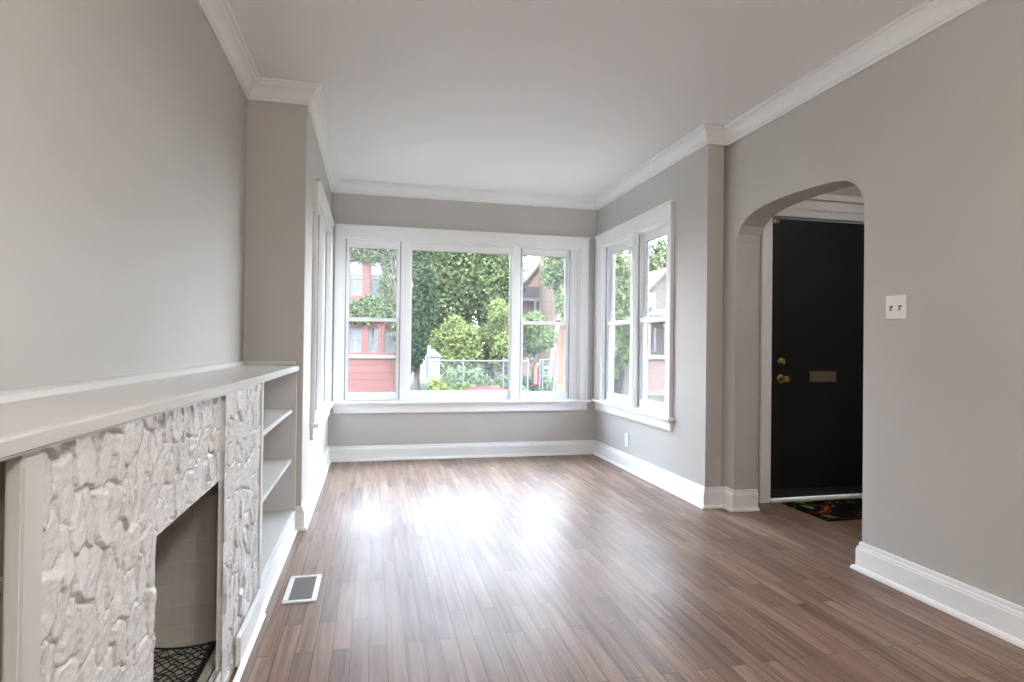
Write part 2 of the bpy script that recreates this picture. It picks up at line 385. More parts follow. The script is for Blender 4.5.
# ------------------------------------------------------------------ windows
def make_window(name, label, T, u0, u1, units, z0, z1, cas, ends, stool_over):
    """T maps (u along wall, w outward, z); units = [(ua, ub, kind)] clear openings"""
    root = struct(bpy.data.objects.new(name, None), label, 'window'); COL.objects.link(root)
    root.location = T((u0+u1)/2, 0, z0)
    mb = lambda: MB(T)
    c0, c1, cz = cas                                  # casing outer edges, top
    k = mb(); th = -.019
    k.box(c0, u0, th, 0, z0, z1); k.box(u1, c1, th, 0, z0, z1); k.box(c0, c1, th, 0, z1, cz)
    k.box(c0, c0+.018, th-.012, th, z0, cz); k.box(c1-.018, c1, th-.012, th, z0, cz)
    k.box(c0-.012, c1+.012, th-.02, 0, cz, cz+.02); k.box(c0, c1, th-.012, th, cz-.022, cz)
    k.build('casing', M['trim'], root, bevel=.003)
    j = mb()                                           # jamb liner
    j.box(u0, u0+.018, 0, .12, z0, z1); j.box(u1-.018, u1, 0, .12, z0, z1); j.box(u0+.018, u1-.018, 0, .12, z1-.018, z1); j.box(u0+.018, u1-.018, .02, .12, z0-.02, z0+.012)
    j.build('jamb', M['trim'], root, bevel=.002)
    mb().box(c0-ends[0], c1+ends[1], -.058, .03, z0-.028, z0).build('stool', M['trim'], root, bevel=.006)
    a = mb(); a.box(c0, c1, -.02, 0, z0-.112, z0-.028); a.box(c0, c1, -.026, -.02, z0-.112, z0-.098); a.build('apron', M['trim'], root, bevel=.003)
    if u1-units[-1][1] > .05: mb().box(units[-1][1], u1-.018, .03, .12, z0+.012, z1-.018).build('side_filler', M['trim'], root, bevel=.003)
    for i in range(len(units)-1):
        ua, ub = units[i][1], units[i+1][0]
        q = mb(); q.box(ua, ub, -.012 if stool_over else .012, .12, z0, z1)
        if stool_over: q.box(ua+.02, ub-.02, -.02, -.012, z0, z1)
        q.build('mullion', M['trim'], root, bevel=.003)
    def sash(nm, ua, ub, za, zb, w, st, rb, rt, gm):
        s = mb(); s.box(ua, ua+st, w, w+.034, za, zb); s.box(ub-st, ub, w, w+.034, za, zb); s.box(ua+st, ub-st, w, w+.034, za, za+rb); s.box(ua+st, ub-st, w, w+.034, zb-rt, zb)
        o = s.build(nm, M['trim'], root, bevel=.003)
        g = mb(); e = .004
        g.box(ua+st, ua+st+e, w+.006, w+.028, za+rb, zb-rt); g.box(ub-st-e, ub-st, w+.006, w+.028, za+rb, zb-rt)
        g.box(ua+st, ub-st, w+.006, w+.028, za+rb, za+rb+e); g.box(ua+st, ub-st, w+.006, w+.028, zb-rt-e, zb-rt)
        g.build('glazing_bead', M['screen'], o)
        mb().box(ua+st, ub-st, w+.015, w+.018, za+rb, zb-rt).build('pane', gm, o)
        return o
    zm = 1.335
    for n, (ua, ub, kd) in enumerate(units):
        a, b_ = ua+(.018 if n == 0 else 0), ub-(.018 if n == len(units)-1 and u1-ub < .05 else 0)
        if kd == 'fixed':
            sash('fixed_sash', a, b_, z0+.012, z1-.018, .05, .022, .075, .07, M['glass'])
        else:
            f = mb()                                   # track beads
            for e0, e1 in ((a, a+.012), (b_-.012, b_)): f.box(e0, e1, .018, .028, z0+.012, z1-.018); f.box(e0, e1, .106, .112, z0+.012, z1-.018)
            f.build('track', M['screen'], root)
            sash('upper_sash', a, b_, zm-.02, z1-.018, .066, .036, .036, .07, M['glass_dusty'])
            lo = sash('lower_sash', a, b_, z0+.012, zm+.018, .030, .036, .062, .036, M['glass_dusty'])
            d = mb()
            for t in (.22, .78):
                u = a+(b_-a)*t; d.box(u-.022, u+.022, .036, .062, zm+.018, zm+.030); d.box(u-.008, u+.020, .044, .056, zm+.030, zm+.038)
            d.build('sash_lock', M['slot'] if not stool_over else M['plate'], lo, bevel=.002)
    return root
TB = lambda u, w, z: (u, YB+w, z)
TR = lambda u, w, z: (XR+w, u, z)
TL = lambda u, w, z: (XL-w, u, z)
make_window('window_1', 'wide three part front window with white casing', TB, BW0, BW1, [(BW0, .252, 'hung'), (.335, 1.357, 'fixed'), (1.435, 1.962, 'hung')], BZ0, BZ1, (-.36, 2.145, 2.20), (.0, .03), False)
make_window('window_2', 'pair of white sash windows on the right bay wall', TR, OW0+.065, OW1-.035, [(OW0+.065, 4.885, 'hung'), (4.985, OW1-.035, 'hung')], BZ0+.01, OZ1-.01, (4.205, 5.82, 2.215), (.03, -.0), True)
make_window('window_3', 'pair of white sash windows on the left bay wall', TL, OW0+.04, OW1-.035, [(OW0+.04, 4.885, 'hung'), (4.985, OW1-.035, 'hung')], BZ0+.01, OZ1-.01, (4.185, 5.80, 2.20), (.03, -.0), True)
# ------------------------------------------------------------------ front door in the foyer
t = struct(bpy.data.objects.new('door_1', None), 'flat black front door with brass hardware', 'door'); COL.objects.link(t); t.location = (3.25, YD+.03, 0)
DX0, DX1, DZ = 2.796, 3.704, 2.048
YF = YD+.012
MB().box(DX0, DX1, YF, YF+.044, .022, DZ).build('door_panel', M['door_black'], t, bevel=.003)
MB().box(DX0+.006, DX1-.006, YF-.012, YF, .03, .085).build('door_sweep', M['rubber'], t, bevel=.003)
d = MB(); kx = 2.884
d.lathe((kx, YF, 1.008), (0, -1, 0), [(0, .031), (.006, .031), (.012, .027), (.016, .018), (.026, .016), (.028, .012), (.028, 0)])
o = d.build('deadbolt', M['brass'], t, smooth=True)
MB().box(kx-.0035, kx+.0035, YF-.040, YF-.028, .994, 1.022).build('thumb_turn', M['brass'], o, bevel=.001)
d = MB(); d.lathe((kx, YF, .884), (0, -1, 0), [(0, .034), (.005, .034), (.010, .029), (.013, .014), (.030, .012), (.038, .018), (.046, .026), (.056, .028), (.064, .024), (.068, .014), (.069, 0)])
d.build('door_knob', M['brass'], t, smooth=True)
d = MB(); d.box(3.125, 3.352, YF-.006, YF, .862, .940); d.box(3.137, 3.340, YF-.010, YF-.006, .874, .928)
d.build('mail_slot', M['dull_brass'], t, bevel=.0025)
MB().box(DX0-.002, DX0+.012, YF-.006, YF+.02, .860, .912).build('latch_plate', M['dull_brass'], t, bevel=.001)
d = MB(); d.box(2.80, 2.845, YF-.02, YF, 2.008, 2.034); d.bar((2.815, YF-.03, 2.02), (2.84, YF-.03, 2.02), .008); d.build('door_stop', M['grey_metal'], t, bevel=.003)
c = MB(); yc = YD-.02
c.box(2.70, 2.785, yc, YD, 0, 2.06); c.box(3.715, 3.80, yc, YD, 0, 2.06); c.box(2.69, 3.81, yc, YD, 2.06, 2.19); c.box(2.69, 3.81, yc-.008, yc, 2.115, 2.135)
c.box(2.675, 3.825, yc-.03, YD, 2.19, 2.235)
struct(c.build('trim_8', M['trim'], bevel=.003), 'white door casing with stepped header', 'trim')
struct(MB().box(2.795, 3.705, YD-.03, YD+.10, 0, .018).build('trim_9', M['trim'], bevel=.004), 'pale threshold strip under the black door', 'threshold')
# doormat
def mat_material():
    m = bpy.data.materials.new('patterned_mat'); m.use_nodes = True; tt = m.node_tree; N = tt.nodes; L = tt.links; p = N['Principled BSDF']
    p.inputs['Roughness'].default_value = .95; p.inputs['Specular IOR Level'].default_value = .1
    tcn = N.new('ShaderNodeTexCoord'); nz = N.new('ShaderNodeTexNoise'); nz.inputs['Scale'].default_value = 3.4; nz.inputs['Detail'].default_value = 1.0; nz.inputs['Distortion'].default_value = 2.2
    nz2 = N.new('ShaderNodeTexNoise'); nz2.inputs['Scale'].default_value = 4.6; nz2.inputs['Distortion'].default_value = 1.2
    L.new(tcn.outputs['Object'], nz.inputs['Vector']); L.new(tcn.outputs['Object'], nz2.inputs['Vector'])
    r = N.new('ShaderNodeValToRGB'); cr = r.color_ramp; cr.interpolation = 'CONSTANT'
    cr.elements[0].position = 0; cr.elements[0].color = (.16, .32, .03, 1); cr.elements[1].position = .36; cr.elements[1].color = (.012, .012, .013, 1)
    for pos, c_ in ((.55, (.25, .03, .02)), (.585, (.012, .012, .013)), (.645, (.50, .12, .02))): e = cr.elements.new(pos); e.color = (*c_, 1)
    L.new(nz.outputs['Fac'], r.inputs[0]); L.new(r.outputs[0], p.inputs['Base Color'])
    return m
mo = MB(); mo.box(2.845, 3.60, 3.285, 3.735, 0.0, .009)
tag(mo.build('doormat', mat_material(), bevel=.004, origin=(3.2, 3.5, 0)), 'black doormat with red, green and orange pattern before the door', 'doormat')

# ------------------------------------------------------------------ wall plates
t = thing('light_switch', 'white double toggle switch plate on the right wall', 'light switch', (XRR, 2.342, 1.304))
MB().box(XRR-.006, XRR, 2.283, 2.400, 1.246, 1.361).build('plate', M['plate'], t, bevel=.004)
for y in (2.318, 2.366):
    q = MB(); q.prism([(y-.012, 1.3105), (y+.012, 1.3105), (y+.009, 1.304), (y+.004, 1.302), (y-.004, 1.302), (y-.009, 1.304)], XRR-.0068, XRR-.0058, 'x'); q.build('toggle_slot', M['slot'], t)
    q = MB(); q.prism([(XRR-.006, 1.307), (XRR-.014, 1.296), (XRR-.014, 1.286), (XRR-.006, 1.288)], y-.004, y+.004, 'y'); q.build('toggle', M['vent_grey'], t, bevel=.001)
t = thing('wall_outlet', 'white duplex outlet low on the wall under the right windows', 'outlet', (XR, 5.045, .262))
MB().box(XR-.006, XR, 5.005, 5.083, .203, .322).build('plate', M['plate'], t, bevel=.004)
for z in (.235, .290):
    q = MB().box(XR-.009, XR-.006, 5.027, 5.061, z-.017, z+.017).build('socket', M['plate'], t, bevel=.003)
    s = MB(); s.box(XR-.0095, XR-.0088, 5.036, 5.039, z-.006, z+.008); s.box(XR-.0095, XR-.0088, 5.049, 5.052, z-.006, z+.006); s.box(XR-.0095, XR-.0088, 5.042, 5.046, z-.013, z-.009); s.build('slot', M['slot'], q)

# ------------------------------------------------------------------ floor vent
t = thing('floor_vent', 'white framed floor register with grey louvres beside the bookcase', 'vent', (-.292, 2.832, 0))
f = MB(); vx0, vx1, vy0, vy1 = -.362, -.222, 2.683, 2.982; bw = .022
f.box(vx0, vx1, vy0, vy0+bw, 0, .007); f.box(vx0, vx1, vy1-bw, vy1, 0, .007); f.box(vx0, vx0+bw, vy0+bw, vy1-bw, 0, .007); f.box(vx1-bw, vx1, vy0+bw, vy1-bw, 0, .007)
f.build('frame', M['trim'], t, bevel=.002)
MB().box(vx0+bw, vx1-bw, vy0+bw, vy1-bw, 0, .0015).build('duct_shadow', M['slot'], t)
l = MB()
for k in range(22):
    y = vy0+bw+.006+k*(vy1-vy0-2*bw-.012)/21; l.prism([(y-.004, .0015), (y+.003, .0052), (y+.005, .0052), (y-.002, .0015)], vx0+bw, vx1-bw, 'x')
l.build('louvres', M['vent_grey'], t)

# ------------------------------------------------------------------ fireplace wall: bookcases, stone fireplace, mantel
XS = -.440           # stone pier face
XB = -.725           # backs
rng = np.random.default_rng(5)
def vnoise(u, v, s, seed):
    g = np.random.default_rng(seed).random((97, 97)); a = u/s; c = v/s; i = np.floor(a).astype(int); j = np.floor(c).astype(int)
    fa = a-i; fc = c-j; fa = fa*fa*(3-2*fa); fc = fc*fc*(3-2*fc); G = lambda x, y: g[x % 97, y % 97]
    return (G(i, j)*(1-fa)+G(i+1, j)*fa)*(1-fc) + (G(i, j+1)*(1-fa)+G(i+1, j+1)*fa)*fc
def cells(y0, y1, z0, z1):
    P = []
    nrow = 0; z = z0-.06
    while z < z1+.12:
        hh = rng.uniform(.06, .115); y = y0-.06-rng.uniform(0, .05)
        while y < y1+.1:
            ww = rng.choice([rng.uniform(.026, .045), rng.uniform(.045, .085)]); P.append((y+ww/2+rng.normal(0, .006), z+hh/2+rng.normal(0, .022))); y += ww
        z += hh
    P = np.array(P); return P, rng.random(len(P)), rng.normal(0, 1, (len(P), 2))
CP, CH, CT = cells(.85, 2.65, 0, .96)
def stone_panel(name, y0, y1, z0, z1, xf, parent, step=.0042):
    ny, nz = int((y1-y0)/step)+1, int((z1-z0)/step)+1
    Yg, Zg = np.meshgrid(np.linspace(y0, y1, ny), np.linspace(z0, z1, nz), indexing='ij')
    u = (Yg + (vnoise(Yg+3, Zg+5, .03, 1)-.5)*.013 + (vnoise(Yg+3, Zg+5, .009, 2)-.5)*.007).ravel()
    v = (Zg + (vnoise(Yg+9, Zg+1, .035, 3)-.5)*.028).ravel()
    f1 = np.full(u.size, 9.); f2 = np.full(u.size, 9.); ci = np.zeros(u.size, int)
    sel = np.where((CP[:, 0] > y0-.15) & (CP[:, 0] < y1+.15) & (CP[:, 1] > z0-.25) & (CP[:, 1] < z1+.25))[0]
    for k in sel:
        d = (np.abs((u-CP[k, 0])/.68)**2.6 + np.abs(v-CP[k, 1])**2.6)**(1/2.6)
        near = d < f1
        f2 = np.where(near, f1, np.minimum(f2, d)); ci = np.where(near, k, ci); f1 = np.where(near, d, f1)
    edge = np.clip((f2-f1)/.006, 0, 1); edge = edge*edge*(3-2*edge)
    hgt = .004 + .005*CH[ci] + (CT[ci, 0]*(u-CP[ci, 0])*.09 + CT[ci, 1]*(v-CP[ci, 1])*.055)
    rough = (vnoise(Yg+2, Zg+7, .02, 4).ravel()-.5)*.002 + (vnoise(Yg+2, Zg+7, .008, 6).ravel()-.5)*.0018
    h = np.clip(hgt + rough, -.003, .014)*edge + (1-edge)*(-.007 + rough*.8)
    rim_d = np.minimum(np.minimum(Yg-y0, y1-Yg), np.minimum(Zg-z0, z1-Zg)).ravel(); kk = np.clip(rim_d/.010, 0, 1)
    h = h*kk + (1-kk)*(.004+rough*.5)
    X = xf - .007 + h.reshape(ny, nz)
    # pull the rim back so the panel closes on its sides
    vs = np.stack([X, Yg, Zg], -1).reshape(-1, 3)
    idx = np.arange(ny*nz).reshape(ny, nz)
    q = np.stack([idx[:-1, :-1], idx[1:, :-1], idx[1:, 1:], idx[:-1, 1:]], -1).reshape(-1, 4)
    # skirt to the masonry behind
    rim = np.concatenate([idx[:, 0], idx[-1, 1:], idx[-2::-1, -1], idx[0, -2:0:-1]])
    sk = vs[rim].copy(); sk[:, 0] = xf-.02; n0 = len(vs); vs = np.concatenate([vs, sk]); m = len(rim)
    a = np.arange(m); bq = np.stack([rim[a], rim[(a+1) % m], n0+(a+1) % m, n0+a], -1)
    return array_mesh(name, vs, np.concatenate([q, bq]), M['stone'], parent, smooth=False)

FY0, FO0, FO1, FY1 = .925, 1.408, 2.012, 2.585   # pier / opening / pier limits along Y
ZM0, ZM1, ZLT = .942, .972, .672                  # mantel underside, top, lintel underside
t = thing('fireplace', 'white painted rough stone fireplace with square firebox opening', 'fireplace', (-.58, 1.75, 0))
stone_panel('stone_pier', FY0, FO0, 0, ZM0+.012, XS, t)
stone_panel('stone_pier', FO1, FY1, 0, ZM0, XS, t)
stone_panel('stone_lintel', FO0, FO1, ZLT, ZM0+.006, XS-.016, t)
stone_panel('hearth_front', FO0, FO1, 0, .090, XS-.004, t)
q = MB()                                         # masonry core behind the facing
q.box(XB, XS-.016, .99, 1.13, 0, ZM0); q.box(XB, XS-.016, 2.255, FY1-.002, 0, ZM0); q.box(XB, XS-.044, 1.13, 2.255, .765, ZM0)
q.build('masonry_core', M['stone'], t)
MB().box(XB+.02, XS-.034, 1.15, 2.235, 0, .088).build('hearth', M['hearth'], t, bevel=.004)
for ys, sg in ((2.232, 1), (1.153, -1)):
    pr = [(XS-.032-.238*s, ys - sg*(.004+.03*max(0, s-.35)**2*4)) for s in np.linspace(0, 1, 9)]
    poly = pr + [(pr[-1][0], ys+sg*.02), (pr[0][0], ys+sg*.02)]
    MB().prism(poly, .088, .745, 'z').build('firebrick_side', M['firebrick'], t)
MB().box(XB, XB+.018, 1.15, 2.235, .088, .745).build('firebrick_back', M['firebrick_y'], t)
q = MB(); q.box(XB+.018, XS-.048, 1.15, 2.235, .745, .765); q.build('firebox_roof', M['firebrick'], t)
pl = MB(); pl.box(XS+.004, XS+.020, 2.17, FY1, .012, .112); pl.prism([(XS+.016, 0), (XS+.034, 0), (XS+.032, .012), (XS+.022, .019), (XS+.016, .019)], FY0, FY1, 'y')
pl.build('plinth_board', M['trim'], t, bevel=.002)
MB().box(XS-.014, XS+.008, .886, .938, 0, ZM0+.010).build('edge_board', M['shelf'], t, bevel=.004)

# black wire net lying in the firebox
t = thing('wire_net', 'black wire netting lying on the firebox floor', 'wire netting', (-.6, 1.85, .089))
w = MB(); zt = .0915
nx0, nx1, ny0, ny1 = -.700, -.507, 1.45, 2.19
def jit(a, b_): r = random.Random(hash((round(a, 3), round(b_, 3)))); return (a+r.uniform(-.006, .006), b_+r.uniform(-.008, .008), zt+r.uniform(0, .006))
stepn = .034
for fam in (1, -1):
    for c0 in np.arange(-1.2, 1.6, stepn):
        prev = None
        for s in np.arange(0, nx1-nx0+.001, .0145):
            x = nx0+s; y = 1.82 + c0 + fam*s*1.15
            lim = ny1 - .02*math.sin((x-nx0)/(nx1-nx0)*math.pi)
            if ny0 < y < lim:
                p = jit(x, y)
                if prev: w.bar(prev, p, .0019, n=4)
                prev = p
            else: prev = None
w.build('mesh', M['black_wire'], t)
w = MB()
e = [(nx1+.003, ny0+(ny1-ny0)*k/24, zt+.002+.002*math.sin(k*1.7)) for k in range(25)]
e += [(nx1-(nx1-nx0)*k/10, ny1-.02*math.sin(k/10*math.pi), zt+.003) for k in range(1, 11)]
for a_, c_ in zip(e, e[1:]): w.bar(a_, c_, .0055 if a_[0] > nx1 else .0034, n=6)
for k in range(60): y = ny0+(ny1-ny0)*k/60; w.bar((nx1-.006, y, zt+.006), (nx1+.010, y+.010, zt-.001), .0022, n=4)
w.build('border', M['black_wire'], t)

# mantel: one long painted shelf over the whole unit
t = thing('mantel_shelf', 'long white painted mantel shelf topping fireplace and bookcases', 'mantel', (-.58, 1.8, ZM0))
q = MB(); vs = []; ys_ = [-.62, .85, 1.4, 1.95, YL]; zf = [.020, .013, .007, 0, -.004]
for y_, dz in zip(ys_, zf): vs += [(XLL, y_, ZM0), (-.424, y_, ZM0+dz), (-.424, y_, ZM1+dz), (XLL, y_, ZM1)]
fs = [(4*i+k, 4*i+(k+1) % 4, 4*i+4+(k+1) % 4, 4*i+4+k) for i in range(4) for k in range(4)] + [(0, 1, 2, 3), (16, 17, 18, 19)]
q.add(vs, fs).build('shelf_board', M['shelf'], t, bevel=.006, seg=3)
q = MB(); q.prism([(XLL, ZM1), (XLL+.020, ZM1), (XLL+.018, ZM1+.018), (XLL+.010, ZM1+.024), (XLL, ZM1+.024)], -.62, YL-.0, 'y'); q.build('back_strip', M['shelf'], t, bevel=.002)
q = MB(); q.box(XLL+.02, -.444, YL-.016, YL, ZM1, ZM1+.022); q.build('end_strip', M['shelf'], t, bevel=.004)

# bookcases
def bookcase(label, y0, y1, shelves, right_stile, xf):
    t = thing('bookcase', label, 'bookcase', (-.58, (y0+y1)/2, 0))
    st = .022
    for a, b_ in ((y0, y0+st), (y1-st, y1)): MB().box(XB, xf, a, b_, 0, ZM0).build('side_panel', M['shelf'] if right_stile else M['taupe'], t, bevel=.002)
    MB().box(XLL, XB, y0, y1, 0, ZM0).build('back_panel', M['shelf'], t)
    MB().box(xf, xf+.012, y0-.012, y0+.032, .118, ZM0).build('face_stile', M['shelf'], t, bevel=.002)
    if right_stile: MB().box(xf, xf+.012, y1-.034, y1, .118, ZM0).build('face_stile', M['shelf'], t, bevel=.002)
    for z in shelves: MB().box(XB, xf-.012, y0+st, y1-st, z-.022, z).build('shelf', M['shelf'], t, bevel=.003)
    MB().box(XB, xf, y0+st, y1-st, .10, .122).build('bottom_shelf', M['shelf'], t, bevel=.002)
    ye = y1 if right_stile else y1-.10
    k = MB(); k.box(XB+.1, xf+.014, y0, ye, .006, .118); k.prism([(xf+.014, 0), (xf+.030, 0), (xf+.028, .012), (xf+.020, .018), (xf+.014, .018)], y0, ye-.03, 'y')
    k.build('toe_board', M['trim'], t, bevel=.002)
    return t
bookcase('empty white built-in bookcase right of the fireplace by the bay', FY1+.014, YL-.002, (.715, .425), True, -.446)
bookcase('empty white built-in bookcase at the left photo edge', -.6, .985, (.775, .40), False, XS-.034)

# two unseen globe pendants, added as fill light for the room
M['opal'] = bpy.data.materials.new('fill_opal_glass'); M['opal'].use_nodes = True
pn = M['opal'].node_tree.nodes['Principled BSDF']; pn.inputs['Base Color'].default_value = (.9, .88, .84, 1)
pn.inputs['Emission Color'].default_value = (1.0, .95, .90, 1); pn.inputs['Emission Strength'].default_value = 18
for lx, ly, lab in ((.60, .1, 'added opal globe fill light above the viewpoint'), (.70, -1.9, 'added opal globe fill light at the rear of the room')):
    t = thing('fill_pendant', lab, 'pendant light', (lx, ly, ZC))
    MB().lathe((lx, ly, ZC), (0, 0, -1), [(0, .06), (.015, .06), (.025, .05), (.025, 0)], 24).build('ceiling_rose', M['trim'], t, smooth=True)
    MB().bar((lx, ly, ZC-.02), (lx, ly, 2.36), .008, n=10).build('stem', M['brass'], t)
    MB().lathe((lx, ly, 2.25), (0, 0, 1), [(.13*math.sin(a), .13*math.cos(a)) for a in np.linspace(-1.55, 1.45, 14)], 28).build('glass_globe', M['opal'], t, smooth=True)

M['opal_soft'] = M['opal'].copy(); M['opal_soft'].name = 'foyer_fill_opal_glass'
M['opal_soft'].node_tree.nodes['Principled BSDF'].inputs['Emission Strength'].default_value = 7
t = thing('foyer_fill_light', 'added small round opal fill light on the foyer ceiling', 'fill light', (3.3, 2.5, ZC))  # unseen lamp, added to brighten the foyer and door header
MB().lathe((3.3, 2.5, ZC), (0, 0, -1), [(0, .15), (.02, .15), (.026, .14), (.026, 0)], 28).build('base', M['trim'], t, smooth=True)
MB().lathe((3.3, 2.5, ZC-.026), (0, 0, -1), [(0, .132), (.03, .128), (.055, .105), (.075, .06), (.08, 0)], 28).build('glass_shade', M['opal_soft'], t, smooth=True)

# ------------------------------------------------------------------ outside
GZ = -1.2
struct(MB().box(-60, 70, -60, 90, GZ-.3, GZ).build('ground', M['grass']), 'green lawns across the street', 'ground')
struct(MB().box(-40, 60, 10.2, 17.6, GZ-.2, GZ+.012).build('street', M['asphalt']), 'grey asphalt street before the house', 'street')
struct(MB().box(-40, 60, 18.6, 20.0, GZ-.2, GZ+.03).build('pavement', M['concrete']), 'pale pavement along the far side of the street', 'pavement')

def leaves(blobs, n, size, seed, flat=None):
    r = np.random.default_rng(seed); vol = np.array([b[3]*b[4]*b[5] for b in blobs])**(2/3); pick = r.choice(len(blobs), n, p=vol/vol.sum())
    B = np.array(blobs)[pick]; d = r.normal(size=(n, 3)); d /= np.linalg.norm(d, axis=1)[:, None]
    rad = r.uniform(.35, 1, n)**.45
    c = B[:, :3] + d*B[:, 3:6]*rad[:, None] + r.normal(0, .06, (n, 3))
    nn = r.normal(size=(n, 3)) + d*.9 + np.array([0, -.25, .5]); nn /= np.linalg.norm(nn, axis=1)[:, None]
    a = np.cross(nn, r.normal(size=(n, 3))); a /= np.linalg.norm(a, axis=1)[:, None]; b_ = np.cross(nn, a)
    s = size*r.uniform(.6, 1.3, n)[:, None]
    v = np.stack([c-a*s, c-b_*s*.55+a*s*.1, c+a*s, c+b_*s*.55+a*s*.1], 1)
    return v.reshape(-1, 3), np.arange(4*n).reshape(n, 4)
def crown_blobs(x, y, z, rx, ry, rz, k, seed):
    r = np.random.default_rng(seed); out = []
    for i in range(k):
        d = r.normal(size=3); d /= np.linalg.norm(d); q = r.uniform(.3, .8)
        s = r.uniform(.32, .5)
        out.append((x+d[0]*rx*q, y+d[1]*ry*q, z+d[2]*rz*q, rx*s, ry*s, rz*s))
    return out
def tree(name, label, cat, base_xy, trunk, crown_, k, n, size, leaf, seed, group=None, bark='bark'):
    x, y = base_xy; t = thing(name, label, cat, (x, y, GZ), group)
    b = MB(); cx, cy, cz, rx, ry, rz = crown_
    if trunk:
        p = Vector((x, y, GZ-.05)); tip = Vector((cx, cy, cz+rz*.4)); prev = p; rr = trunk
        for s in range(1, 6):
            q = p.lerp(tip, s/5) + Vector((math.sin(s*2.1+seed)*.08, 0, 0)); r1 = trunk*(1-.14*s); b.bar(prev, q, rr, r1, 8); prev, rr = q, r1
        rd = random.Random(seed)
        for s in range(7):
            st = p.lerp(tip, rd.uniform(.45, .9)); en = Vector((cx+rd.uniform(-.7, .7)*rx, cy+rd.uniform(-.7, .7)*ry, cz+rd.uniform(-.2, .7)*rz)); b.bar(st, en, trunk*.35, trunk*.1, 6)
        b.build('trunk', M[bark], t, smooth=True)
    v, f = leaves(crown_blobs(*crown_, k, seed), n, size, seed)
    array_mesh('crown' if trunk else 'foliage', v, f, M[leaf], t)
    return t

# red brick house across the street
t = thing('brick_house', 'red brick house with ivy seen through the left front pane', 'house', (-3.5, 32, GZ))
HY = 28.0
def wall_with_openings(b, x0, x1, z0, z1, holes, y0, y1):
    xs = sorted({x0, x1, *[h for q in holes for h in q[:2]]}); zs = sorted({z0, z1, *[h for q in holes for h in q[2:]]})
    for i in range(len(xs)-1):
        for j in range(len(zs)-1):
            cx, cz = (xs[i]+xs[i+1])/2, (zs[j]+zs[j+1])/2
            if not any(h[0] < cx < h[1] and h[2] < cz < h[3] for h in holes): b.box(xs[i], xs[i+1], y0, y1, zs[j], zs[j+1])
wins = [(-1.08, -.52, .72, 1.90), (-.24, .20, .72, 1.90), (.48, .96, .72, 1.90), (-2.0, -1.4, .72, 1.90),
        (-5.2, -4.2, .72, 1.9), (-8.6, -7.6, .72, 1.9), (-5.2, -4.2, 3.3, 4.9), (-8.6, -7.6, 3.3, 4.9), (-1.10, -.52, 3.3, 4.9), (-.18, .50, 3.3, 4.9), (-2.2, -1.5, 3.3, 4.9)]
b = MB(); wall_with_openings(b, -16, 1.5, .62, 7.5, wins, HY, HY+.3); b.box(-16, 1.5, HY, HY+.3, GZ, .44); b.box(-16, 1.5, HY+.3, HY+9, GZ, 7.5)
b.build('wall', M['red_brick'], t)
MB().box(-16.05, 1.55, HY-.09, HY+.3, .44, .62).build('stone_band', M['stone_band'], t, bevel=.02)
MB().box(-16.2, 1.7, HY-.25, HY+9.2, 7.5, 7.8).build('cornice', M['stone_band'], t, bevel=.04)
for (x0, x1, z0, z1) in wins:
    f = MB(); fwd = .05; y = HY+.12
    f.box(x0, x0+fwd, y, y+.08, z0, z1); f.box(x1-fwd, x1, y, y+.08, z0, z1); f.box(x0+fwd, x1-fwd, y, y+.08, z0, z0+fwd); f.box(x0+fwd, x1-fwd, y, y+.08, z1-fwd, z1); f.box(x0+fwd, x1-fwd, y, y+.08, (z0+z1)/2-.03, (z0+z1)/2+.03)
    o = f.build('window', M['white_paint'], t)
    MB().box(x0+fwd, x1-fwd, y+.06, y+.07, z0+fwd, z1-fwd).build('pane', M['dark_pane'], o)
    c = MB(); w_ = x1-x0
    if z0 < 2:
        for s in (-1, 1):
            cx = (x0+x1)/2+s*w_*.2
            c.prism([(cx-.09, z0+fwd), (cx+.09, z0+fwd), (cx+s*.0+.12, z1-fwd), (cx-.12, z1-fwd)], y+.035, y+.05, 'y')
    else: c.box(x0+fwd, x1-fwd, y+.035, y+.05, z0+fwd, z0+(z1-z0)*.62)
    c.build('curtain', M['curtain'], o)
# ivy on its wall
def ivy(name, label, patches, n, seed):
    t = thing(name, label, 'ivy', (.5, HY-.1, GZ)); r = np.random.default_rng(seed)
    v, f = leaves([(x, HY-.14, z, rx, .16, rz) for x, z, rx, rz in patches], n, .085, seed); array_mesh('foliage', v, f, M['leaf_ivy'], t)
    s = MB()
    for k in range(5): s.bar((1.0+.1*k, HY-.05, GZ), (.2*k-.2, HY-.06, 4+.3*k), .014, .007, 5)
    s.build('stem', M['bark'], t)
ivy('climbing_ivy', 'light green ivy climbing over the red brick house', [(-.6, 2.55, 1.0, .55), (.5, 2.7, .8, .6), (1.1, 1.9, .3, .9), (-1.5, 2.6, .7, .45), (.75, 3.6, .6, .8), (1.2, .9, .16, .9), (-.2, 5.25, 1.3, .45), (.9, 4.6, .6, .7), (-1.5, 5.4, .8, .4), (.1, 3.0, .8, .35)], 6500, 3)

